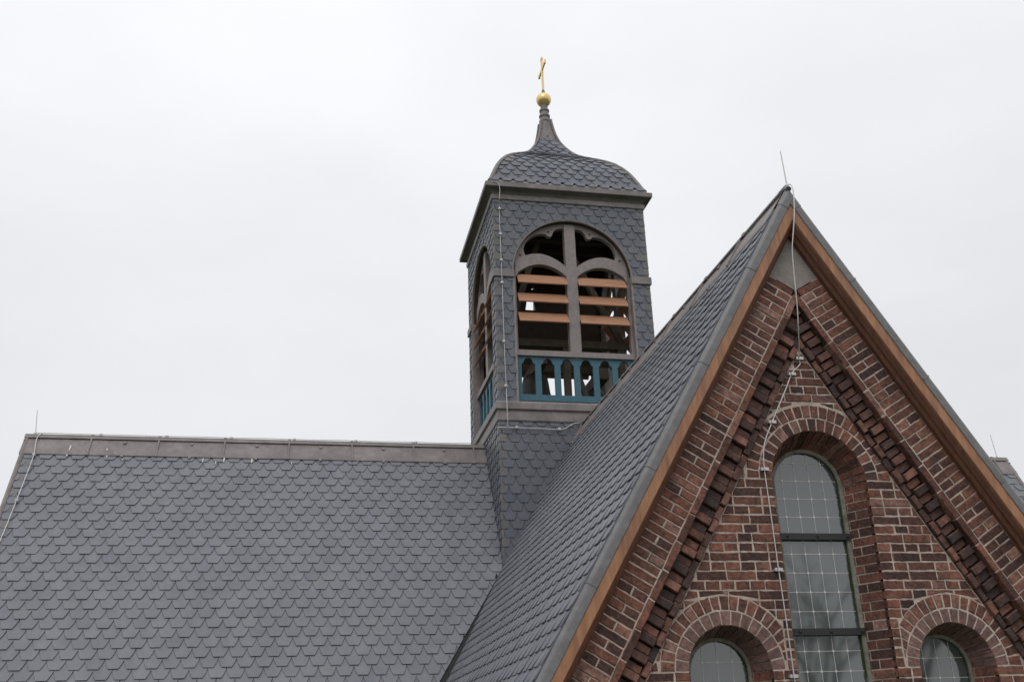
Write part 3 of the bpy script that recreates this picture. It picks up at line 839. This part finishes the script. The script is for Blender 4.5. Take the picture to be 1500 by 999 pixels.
# belfry openings
def mirror(pl): return [(-a, b) for a, b in pl[::-1]]
def belfry(k, proto=None):
    e_ = empty('belfry_window', (0, 0, ZR-TO[2]), parent=tower); e_.rotation_euler = (0, 0, k*math.pi/2)
    if proto:
        for ch in proto.children:
            c = ch.copy(); C.objects.link(c); c.parent = e_
            c.matrix_parent_inverse = Matrix.Identity(4)
        return e_
    f0_ = lambda a, z, h: (a, -H-h, z)
    f = lambda a, z, h: (a, -H-h+.085, z+.035)            # the infill sits back in the opening
    O = (0, 0, 0)
    # tracery head: sub arches and foils
    mull = .092
    def sub_arch(rise, zs, x0, x1, n=14):
        # depressed arch from x0 to x1
        return [(x0+(x1-x0)*i/n, zs+rise*math.sin(math.pi*i/n)**.8) for i in range(n+1)]
    light = [(-.975, 2.6)]+sub_arch(.205, 2.62, -.975, -mull)+[(-mull, 2.6)]
    foil = [(-mull, 3.555), (-.16, 3.555), (-.235, 3.53), (-.285, 3.475), (-.30, 3.425), (-.325, 3.385), (-.365, 3.378), (-.40, 3.40),
            (-.43, 3.425), (-.52, 3.425), (-.62, 3.39), (-.72, 3.32), (-.79, 3.22), (-.825, 3.11), (-.815, 3.04), (-.79, 2.985),
            (-.74, 3.01), (-.64, 3.028), (-.54, 3.025), (-.43, 3.0), (-.32, 2.955), (-.2, 2.89), (-mull, 2.82)]
    outer = [(-1.03, 1.12), (-.975, 1.12)]+light[0:1]+light[1:-1]+[(-mull, 2.58), (-mull, 1.12), (mull, 1.12), (mull, 2.58)]+mirror(light[1:-1])+[(.975, 2.58), (.975, 1.12), (1.03, 1.12)]
    outer = outer+[(1.03, SPR)]+arc(0, SPR, 1.045, .03, math.pi-.03, 40)+[(-1.03, SPR)]
    mb = MB(); mb.plate(outer, [foil, mirror(foil)], f, -.11, -.02)
    # raised rims: outer arch bead and mullion face
    bead = arc(0, SPR, 1.062, 0, math.pi, 40); bi = arc(0, SPR, 1.038, 0, math.pi, 40)
    n = len(bead)
    mb.add([f0_(a, z, .012) for a, z in bead]+[f0_(a, z, .006) for a, z in bi]+[f0_(a, z, -.12) for a, z in bi]+[f0_(a, z, -.12) for a, z in bead],
           [(i, i+1, n+i+1, n+i) for i in range(n-1)]+[(n+i, n+i+1, 2*n+i+1, 2*n+i) for i in range(n-1)]+[(3*n+i, 3*n+i+1, i+1, i) for i in range(n-1)])
    mb.box(-mull-.003, mull+.003, 1.235, 3.62, -.12, .012, f)
    for sd in (-1, 1):                                      # sub-arch ribs stand forward of the plate
        top = [(-.99+.9*i/20, 2.80+.225*math.sin(math.pi*min(1, (i/20*.93+.07)))**.85) for i in range(21)]
        bot = [(-.985, 2.55)]+[(-.975+(.975-mull)*i/20, 2.617+.207*math.sin(math.pi*i/20)**.8) for i in range(1, 21)]
        if sd > 0: top = [(-a, z) for a, z in top]; bot = [(-a, z) for a, z in bot]
        n = 21
        mb.add([f(a, z, .004) for a, z in top]+[f(a, z, .004) for a, z in bot]+[f(a, z, -.02) for a, z in top]+[f(a, z, -.02) for a, z in bot],
               [(i, i+1, n+i+1, n+i) for i in range(n-1)]+[(2*n+i, 2*n+i+1, i+1, i) for i in range(n-1)]+[(n+i, n+i+1, 3*n+i+1, 3*n+i) for i in range(n-1)])
    for sd in (-1, 1):                                      # jamb strips
        a = sorted((sd*1.022, sd*1.058)); mb.box(a[0], a[1], .34, SPR+.02, -.13, .008, f0_)
    mb.build('tracery', 'tracery', e_, O)
    for a, z in ((-.37, 3.47), (-.885, 2.99), (.37, 3.47), (.885, 2.99)):
        mb = MB(); mb.prism([(a+.022*math.cos(2*math.pi*i/10), z+.022*math.sin(2*math.pi*i/10)) for i in range(10)], f, -.03, -.016)
        mb.build('drilled_hole', 'iron', e_, O)
    mb = MB(); mb.box(-1.02, 1.02, 1.14, 1.235, -.1, .02, f)
    mb.build('sill_rail', 'tracery', e_, O)
    for sd in (-1, 1):
        for i, zt_ in enumerate((2.60, 2.255, 1.90)):
            mb = MB(); a = sorted((sd*.10, sd*.955))
            t_ = .022; ang = math.radians(56); Wd = .25
            y0, z0 = .085, zt_-.165                      # lower outer edge
            y1, z1 = y0-Wd*math.cos(ang), z0+Wd*math.sin(ang)
            nx_, nz_ = math.sin(ang)*t_, math.cos(ang)*t_
            vs = []
            for aa in a:
                vs += [f(aa, z0, y0), f(aa, z1, y1), f(aa, z1-nz_, y1-nx_), f(aa, z0-nz_, y0-nx_)]
            mb.add(vs, [(0, 1, 2, 3), (7, 6, 5, 4), (0, 4, 5, 1), (1, 5, 6, 2), (2, 6, 7, 3), (3, 7, 4, 0)])
            mb.build('louvre_slat', 'slat', e_, O)
    mb = MB(); holes = []
    for i in range(6):
        c_ = -.82+.328*i
        hl = [(c_-.114, .478), (c_+.114, .478), (c_+.114, 1.005), (c_+.092, 1.012), (c_+.088, 1.03)]+arc(c_, 1.035, .078, .1, math.pi-.1, 10)+[(c_-.088, 1.03), (c_-.092, 1.012), (c_-.114, 1.005)]
        holes.append(hl)
    mb.plate([(-1.0, .37), (1.0, .37), (1.0, 1.139), (-1.0, 1.139)], holes, f, -.07, -.025)
    mb.build('balustrade', 'teal', e_, O)
    return e_
b0 = belfry(0)
bpy.context.view_layer.update()
for k in (1, 2, 3): belfry(k, b0)

# curved cap roof
PROF = [(1.46, 4.312), (1.415, 4.335), (1.375, 4.40), (1.33, 4.52), (1.275, 4.66), (1.215, 4.80), (1.125, 4.96), (1.01, 5.12), (.88, 5.25), (.74, 5.37), (.60, 5.48), (.47, 5.60), (.375, 5.73), (.29, 5.88), (.225, 6.02), (.18, 6.15), (.148, 6.28), (.122, 6.42), (.10, 6.58), (.092, 6.7)]
cum = [0]
for i in range(1, len(PROF)): cum.append(cum[-1]+math.hypot(PROF[i][0]-PROF[i-1][0], PROF[i][1]-PROF[i-1][1]))
TOT = cum[-1]
def prof_at(d):
    d = max(0, min(TOT-1e-6, d))
    for i in range(len(cum)-1):
        if cum[i+1] >= d: break
    t = (d-cum[i])/(cum[i+1]-cum[i])
    def nrm(j):
        j = max(1, min(len(PROF)-2, j)); dr, dz = PROF[j+1][0]-PROF[j-1][0], PROF[j+1][1]-PROF[j-1][1]; l = math.hypot(dr, dz); return (dz/l, -dr/l)
    n0, n1 = nrm(i), nrm(i+1)
    return (PROF[i][0]*(1-t)+PROF[i+1][0]*t, PROF[i][1]*(1-t)+PROF[i+1][1]*t, n0[0]*(1-t)+n1[0]*t, n0[1]*(1-t)+n1[1]*t)
def cap(k):
    c, s = (1, 0, -1, 0)[k], (0, 1, 0, -1)[k]
    def f(a, sd_, h):                         # sd_ measured down from the top
        r, z, nr, nz = prof_at(TOT-sd_)
        x, y = a, -(r+h*nr)
        return (XT+c*x-s*y, YR+s*x+c*y, ZR+z+h*nz)
    return f
mb = MB(); m = len(PROF); vs = []; fs = []
for r, z in PROF: vs += [(XT+sx*(r-.006), YR+sy*(r-.006), ZR+z-.004) for sx, sy in ((-1, -1), (1, -1), (1, 1), (-1, 1))]
for i in range(m-1): fs += [(i*4+k, i*4+(k+1) % 4, (i+1)*4+(k+1) % 4, (i+1)*4+k) for k in range(4)]
fs += [(3, 2, 1, 0), tuple(range((m-1)*4, m*4))]
mb.add(vs, fs); caproof = mb.build('cap_roof', 'lead', tower, TO)
mb = MB()
LEAD_Z = .62                                   # lead sleeve at the top, measured down the profile
for k in range(4):
    f = cap(k)
    # rows with their own width limit
    PITC = .135; Wc = .222; row = 0; s = LEAD_Z+.06
    while s < TOT-.01+PITC*.6:
        sb = min(s, TOT-.035); r, z, _, _ = prof_at(TOT-sb); L = PITC*2.0
        off = Wc/2 if row % 2 else 0
        kk = -8
        while kk < 9:
            a = off+kk*Wc+R(-.003, .003); kk += 1
            hw = Wc/2-.0015; fl = Wc*.27
            pts = [(a-fl, sb), (a+fl, sb), (a+hw, sb-PITC*.84), (a+hw, sb-PITC*1.4), (a+hw, sb-L), (a-hw, sb-L), (a-hw, sb-PITC*1.4), (a-hw, sb-PITC*.84)]
            st = max(LEAD_Z-.02, sb-L)
            r1 = prof_at(TOT-sb)[0]-.045; r2 = prof_at(TOT-st)[0]-.04
            pts = clip(pts, 0, -1, -st)
            # width limit line a <= r1 + (r2-r1)*(sb-s)/(sb-st)
            for sg in (1, -1):
                if len(pts) > 2:
                    sl = (r2-r1)/(sb-st); pts = clip(pts, sg, sl, r1+sl*sb)
            if len(pts) < 3 or area(pts) < .0006: continue
            n = len(pts); hb = .026+R(-.002, .003)
            hh = lambda ss: hb*max(0, 1-(sb-ss)/L)+.002
            mb.add([f(x, y, hh(y)) for x, y in pts]+[f(x, y, hh(y)+.011) for x, y in pts],
                   [tuple(range(n))[::-1], tuple(range(n, 2*n))]+[(i, (i+1) % n, n+(i+1) % n, n+i) for i in range(n)])
        if s > TOT-.035: break
        s += PITC; row += 1
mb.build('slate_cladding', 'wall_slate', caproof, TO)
for sx, sy in ((-1, -1), (1, -1), (1, 1), (-1, 1)):
    mb = MB(); pts = []
    for i in range(48):
        r, z, nr, nz = prof_at(.06+(TOT-.12)*i/47)
        pts.append((XT+sx*(r+.012*nr-.006), YR+sy*(r+.012*nr-.006), ZR+z+.012*nz))
    mb.tube(pts, .042, 10, r1=.022)
    # foot of the hip turned out on the cornice
    mb.build('hip_roll', 'lead', caproof, TO, smooth=True)
# lead gutter skirt between cornice and slates
mb = MB()
for k in range(4):
    f = cap(k)
    mb.add([f(-1.36, TOT-.10, .022), f(1.36, TOT-.10, .022), f(1.44, TOT-.004, .012), f(-1.44, TOT-.004, .012)], [(0, 1, 2, 3)])
mb.build('eaves_skirt', 'lead', caproof, TO, recalc=False)
# finial
mb = MB()
mb.lathe([(.125, 6.38), (.115, 6.50), (.10, 6.62), (.112, 6.625), (.112, 6.66), (.092, 6.67), (.088, 6.74), (.108, 6.745), (.108, 6.785), (.085, 6.79), (.08, 6.87), (.098, 6.875), (.098, 6.91), (.074, 6.92), (.068, 7.04)], (XT, YR, ZR), 20)
for z_, r_ in ((6.40, .16), (6.52, .13)):
    for k in range(4):
        an = k*math.pi/2+math.pi/4
        mb.box(XT+r_*math.cos(an)-.02, XT+r_*math.cos(an)+.02, YR+r_*math.sin(an)-.02, YR+r_*math.sin(an)+.02, ZR+z_, ZR+z_+.03)
mb.lathe([(.17, 6.2), (.18, 6.205), (.18, 6.225), (.165, 6.23)], (XT, YR, ZR), 4)
finial = mb.build('finial', 'lead', tower, TO, auto=40)
mb = MB(); rb_ = .150
mb.lathe([(max(.003, rb_*math.sin(math.pi*i/20)), 7.157-rb_*math.cos(math.pi*i/20)) for i in range(21)], (XT, YR, ZR), 32)
mb.build('gilded_ball', 'gold', finial, TO, smooth=True)
mb = MB(); mb.lathe([(.045, 7.31), (.035, 7.35), (.016, 7.42)], (XT, YR, ZR), 14); mb.build('cross_socket', 'lead', finial, TO)
mb = MB()
mb.box(XT-.016, XT+.016, YR-.032, YR+.032, ZR+7.38, ZR+8.17)
mb.box(XT-.014, XT+.014, YR-.27, YR+.27, ZR+7.865, ZR+7.93)
mb.box(XT-.019, XT+.019, YR-.04, YR+.04, ZR+8.12, ZR+8.172)
for sy in (-1, 1):
    yy = sorted((YR+sy*.24, YR+sy*.275)); mb.box(XT-.017, XT+.017, yy[0], yy[1], ZR+7.855, ZR+7.94)
mb.build('gilded_cross', 'gold', finial, TO)

# ================================================================== bells and their frame
BF = (XT, YR, ZR+.28)
mb = MB()
def beam(mb, p, q, wd):
    p, q = Vector(p), Vector(q); t = (q-p).normalized(); a = Vector((0, 0, 1)) if abs(t.z) < .9 else Vector((1, 0, 0))
    s_ = t.cross(a).normalized()*wd/2; u_ = t.cross(s_).normalized()*wd/2
    mb.add([p+s_+u_, p-s_+u_, p-s_-u_, p+s_-u_, q+s_+u_, q-s_+u_, q-s_-u_, q+s_-u_], [(0, 1, 2, 3), (7, 6, 5, 4), (0, 4, 5, 1), (1, 5, 6, 2), (2, 6, 7, 3), (3, 7, 4, 0)])
for y in (-.62, .62):
    beam(mb, (XT-1.1, YR+y, ZR+.30+.06), (XT+1.1, YR+y, ZR+.30+.06), .12)
    for x in ((-.98, .0, .98) if y < 0 else (-.98, .98)):
        beam(mb, (XT+x, YR+y, ZR+.42), (XT+x, YR+y, ZR+1.62), .11)
    if y < 0:
        beam(mb, (XT+.42, YR+y, ZR+.42), (XT+.05, YR+y, ZR+1.5), .085)
    beam(mb, (XT-1.1, YR+y, ZR+1.66), (XT+1.1, YR+y, ZR+1.66), .13)
    if y < 0:
        beam(mb, (XT-1.05, YR+y, ZR+1.72), (XT-.42, YR+y, ZR+3.6), .1)
        beam(mb, (XT+1.02, YR+y, ZR+1.72), (XT+.1, YR+y, ZR+3.6), .1)
for x in (-.98, .98): beam(mb, (XT+x, YR-.62, ZR+1.66), (XT+x, YR+.62, ZR+1.66), .1)
mb.build('bell_frame', 'beam', tower, TO)
# dark screen added inside the belfry to block the sky, with gaps
mb = MB()
def hole(px, py, w_, h_):
    y = YR+.98; d_ = dirpx(px, py); d_ = d_*(y/d_.y)
    x, z = d_.x, d_.z+EYE
    return [(x-w_, z-h_), (x+w_, z-h_), (x+w_*.6, z+h_), (x-w_*.6, z+h_)]
d_ = dirpx(800, 541); zlow = (d_*((YR+.98)/d_.y)).z+EYE
mb.plate([(XT-1.15, zlow), (XT+1.15, zlow), (XT+1.15, ZR+3.85), (XT-1.15, ZR+3.85)],
         [hole(777, 446, .10, .12), hole(781, 421, .035, .05)], gm, YR+.98, YR+1.01)
mb.build('sky_blocker', 'dark', tower, TO)
for bx, rs, lab in ((-.42, 1.0, 'larger dark bronze bell hanging on the left behind the teal balustrade'), (.66, .70, 'smaller dark bronze bell hanging on the right behind the teal balustrade')):
    bt = ZR+.50
    root = empty('bell', (XT+bx, YR, bt), lab, 'bell')
    O = (XT+bx, YR, bt)
    mb = MB(); prof = [(.05, .80), (.17, .79), (.22, .73), (.235, .64), (.255, .48), (.29, .30), (.345, .15), (.42, .03), (.43, 0), (.40, 0), (.33, .15), (.27, .32), (.23, .6), (.03, .74)]
    mb.lathe([(r*rs, z*rs) for r, z in prof], O, 32); mb.build('bell_body', 'bronze', root, O, auto=50)
    mb = MB(); mb.box(O[0]-.08, O[0]+.08, YR-.62, YR+.62, bt+.80*rs, bt+.80*rs+.2); mb.build('headstock', 'beam', root, O)
    mb = MB(); mb.tube([(O[0], YR, bt+.7*rs), (O[0], YR, bt+.05)], .018, 8); mb.lathe([(.02, -.02), (.05, .02), (.05, .06), (.02, .1)], O, 12); mb.build('clapper', 'iron', root, O)

# ================================================================== lightning protection
def on_y(px, py, y):
    d_ = dirpx(px, py); d_ = d_*(y/d_.y); return (d_.x, d_.y, d_.z+EYE)
def smooth_path(pts, n=5):
    pts = [Vector(p) for p in pts]; res = []
    for i in range(len(pts)-1):
        p0, p1, p2, p3 = pts[max(i-1, 0)], pts[i], pts[i+1], pts[min(i+2, len(pts)-1)]
        for k in range(n):
            t = k/n
            res.append(.5*((2*p1)+(p2-p0)*t+(2*p0-5*p1+4*p2-p3)*t*t+(3*p1-p0-3*p2+p3)*t**3))
    return res+[pts[-1]]
def rod(base, tip, label, r=.007):
    root = empty('lightning_rod', base, label, 'lightning rod')
    mb = MB(); b, t = Vector(base), Vector(tip); mb.tube([b, b.lerp(t, .5), t], r, 8, r1=r*.7); mb.build('rod', 'steel', root, base)
    mb = MB(); mb.lathe([(.012, -.03), (.016, -.02), (.016, .01), (.008, .035)], base, 10); mb.build('rod_clamp', 'steel', root, base)
rod((XT+.008, YV-.02, ZR-.01), (XT-.006, YV-.02, ZR+.385), 'thin steel rod standing on the peak of the brick gable')
rod((XL+.13, YR, ZR+.02), (XL+.105, YR, ZR+.40), 'thin steel rod at the far left end of the long roof ridge')
rod((XRR-.18, YR, ZR+.02), (XRR-.22, YR, ZR+.46), 'thin steel rod on the roof end peeping out behind the gable, at right')
def cable(path, label, clips, r=.0052, clipdir='y'):
    o0 = path[0]
    root = empty('lightning_cable', o0, label, 'cable')
    mb = MB(); mb.tube(path, r, 8); mb.build('cable_run', 'steel', root, o0, smooth=True)
    for c_, kind in clips:
        mb = MB()
        x, y, z = c_
        if kind == 'h':            # bar clip on brick
            mb.box(x-.034, x+.034, y-.004, y+.05, z-.008, z+.008); mb.box(x-.012, x+.012, y-.018, y+.002, z-.014, z+.014)
            mb.box(x+.016, x+.034, y-.011, y-.0035, z-.013, z+.013); mb.box(x-.034, x-.016, y-.011, y-.0035, z-.013, z+.013)
        else:
            mb.lathe([(.02, -.022), (.026, -.012), (.026, .012), (.018, .022)], (x, y, z), 10); mb.box(x-.008, x+.008, y-.002, y+.05, z-.012, z+.012)
        mb.build('cable_clip', 'steel', root, o0)
# gable cable
yq = YV-.10
pts = [on_y(1152, 276, YV+.02), on_y(1157, 270, YV-.03), on_y(1162, 280, yq), on_y(1163.5, 310, yq), on_y(1162, 340, yq+.01), on_y(1160.5, 365, yq+.03), on_y(1163, 400, yq+.05), on_y(1167, 440, yq+.07), on_y(1169.5, 480, yq+.11), on_y(1171, 526, YF-.035),
       on_y(1171.5, 534, YF-.032), on_y(1160, 547, YF-.03), on_y(1151, 570, YF-.03), on_y(1131, 618, YF-.03), on_y(1121, 645, YF-.03), on_y(1118.5, 664, YF-.03), on_y(1120, 690, YF-.03), on_y(1129.5, 755, YF-.03), on_y(1140.5, 834, YF-.03), on_y(1152, 910, YF-.03), on_y(1163, 988, YF-.03), on_y(1172, 1050, YF-.03), on_y(1185, 1140, YF-.03)]
cl = [(on_y(*q, YF-.03), 'h') for q in ((1171, 525), (1160, 548), (1131, 618), (1120, 687), (1140.5, 834), (1163, 990))]
cable(smooth_path(pts), 'pale metal cable hanging down the brick gable beside the tall window', cl)
# tower cable
yt = YR-H-.045
f0 = lambda px, py, o_=0: on_y(px, py, yt-o_)
pts = [on_y(716, 269, YR-H-.13), on_y(722, 266, YR-H-.16), on_y(729, 268, YR-H-.165), on_y(732, 276, YR-H-.165), on_y(731.5, 292, YR-H-.15), f0(731.5, 303), f0(732.5, 340), f0(735.5, 412), f0(738.5, 500), f0(741.5, 566), f0(743, 600, .07), f0(744, 626, .035)]
cable(smooth_path(pts), 'thin vertical cable on the front left corner of the bell turret', [(f0(*q), 'b') for q in ((731.8, 306), (733, 343), (734.3, 381), (735.5, 414), (738.2, 500), (741, 565))], r=.0052)
pts = [f0(728, 625.5), f0(744, 626), f0(756, 626.3), f0(790, 627.5), f0(822, 628.8), f0(834, 624), f0(840, 620.5, .01), f0(851, 619, .02)]
cable(smooth_path(pts, 3), 'short horizontal cable across the slates at the foot of the turret', [(f0(*q), 'b') for q in ((757, 626), (819.5, 628.5))], r=.0068)
# nave ridge wire and verge wire
pts = [(XL+.10+i*.3, YR, ZR+.030+.003*math.sin(i*1.7)) for i in range(0, 24) if XL+.1+i*.3 < XT-H]+[(XT-H-.05, YR, ZR+.035)]
cable(pts, 'wire running along the top of the long left roof ridge', [((XL+.1+1.0*i, YR, ZR+.022), 'b') for i in range(1, 7)], r=.006)
def on_nav(px, py, h):
    d_ = dirpx(px, py); n_ = Vector((0, -ST, CT)); c_ = n_.dot(Vector((0, YR, ZR-EYE)))+h
    d_ = d_*(c_/d_.dot(n_)); return (d_.x, d_.y, d_.z+EYE)
pts = [(XL+.24, YR, ZR+.035), on_nav(54, 642, .045), on_nav(49.5, 666, .04), on_nav(37, 700, .035), on_nav(24, 733, .035), on_nav(10, 768, .035), on_nav(0, 792, .035), on_nav(-20, 842, .035), on_nav(-60, 940, .035)]
cable(smooth_path(pts, 4), 'wire slanting down the slates along the far left roof edge', [(on_nav(*q, .03), 'b') for q in ((49.5, 666), (24, 733), (-4, 802))], r=.0068)

# ================================================================== bare trees behind the camera, mirrored in the panes
def bare_tree(base, hgt, seed, label):
    rnd = random.Random(seed); trunk = MB(); crown = MB()
    def grow(p, d_, l, r, depth):
        mb = trunk if depth == 0 else crown
        pts = [p]; n = 4
        for i in range(n):
            d_ = (d_+Vector((rnd.uniform(-.13, .13), rnd.uniform(-.13, .13), rnd.uniform(-.02, .1)))).normalized()
            pts.append(pts[-1]+d_*l/n)
        mb.tube(pts, r, 6 if depth < 2 else 4, r1=r*.6)
        if depth >= 4: return
        k = 3 if depth < 3 else 2
        for i in range(k+1):
            q = pts[rnd.randint(2, n)]
            ax = d_.orthogonal().normalized(); ax.rotate(Matrix.Rotation(rnd.uniform(0, 6.28), 3, d_))
            nd = d_.copy(); nd.rotate(Matrix.Rotation(rnd.uniform(.3, .75), 3, ax))
            grow(q, nd, l*rnd.uniform(.55, .78), max(.016, r*.5), depth+1)
    root = empty('bare_tree', base, label, 'tree', 'bare trees mirrored in the window panes')
    grow(Vector(base), Vector((0, 0, 1)), hgt*.36, hgt*.018, 0)
    trunk.build('trunk', 'bark', root, base, smooth=True); crown.build('crown', 'bark', root, base, smooth=True)
for i, (x, y, h_) in enumerate(((16.5, -15, 9.5), (21, -17, 10.5), (11.5, -19, 8.5), (27, -15, 9))):
    bare_tree((x, y, 0), h_, 11+i, 'leafless tree mirrored darkly in the lower window panes')
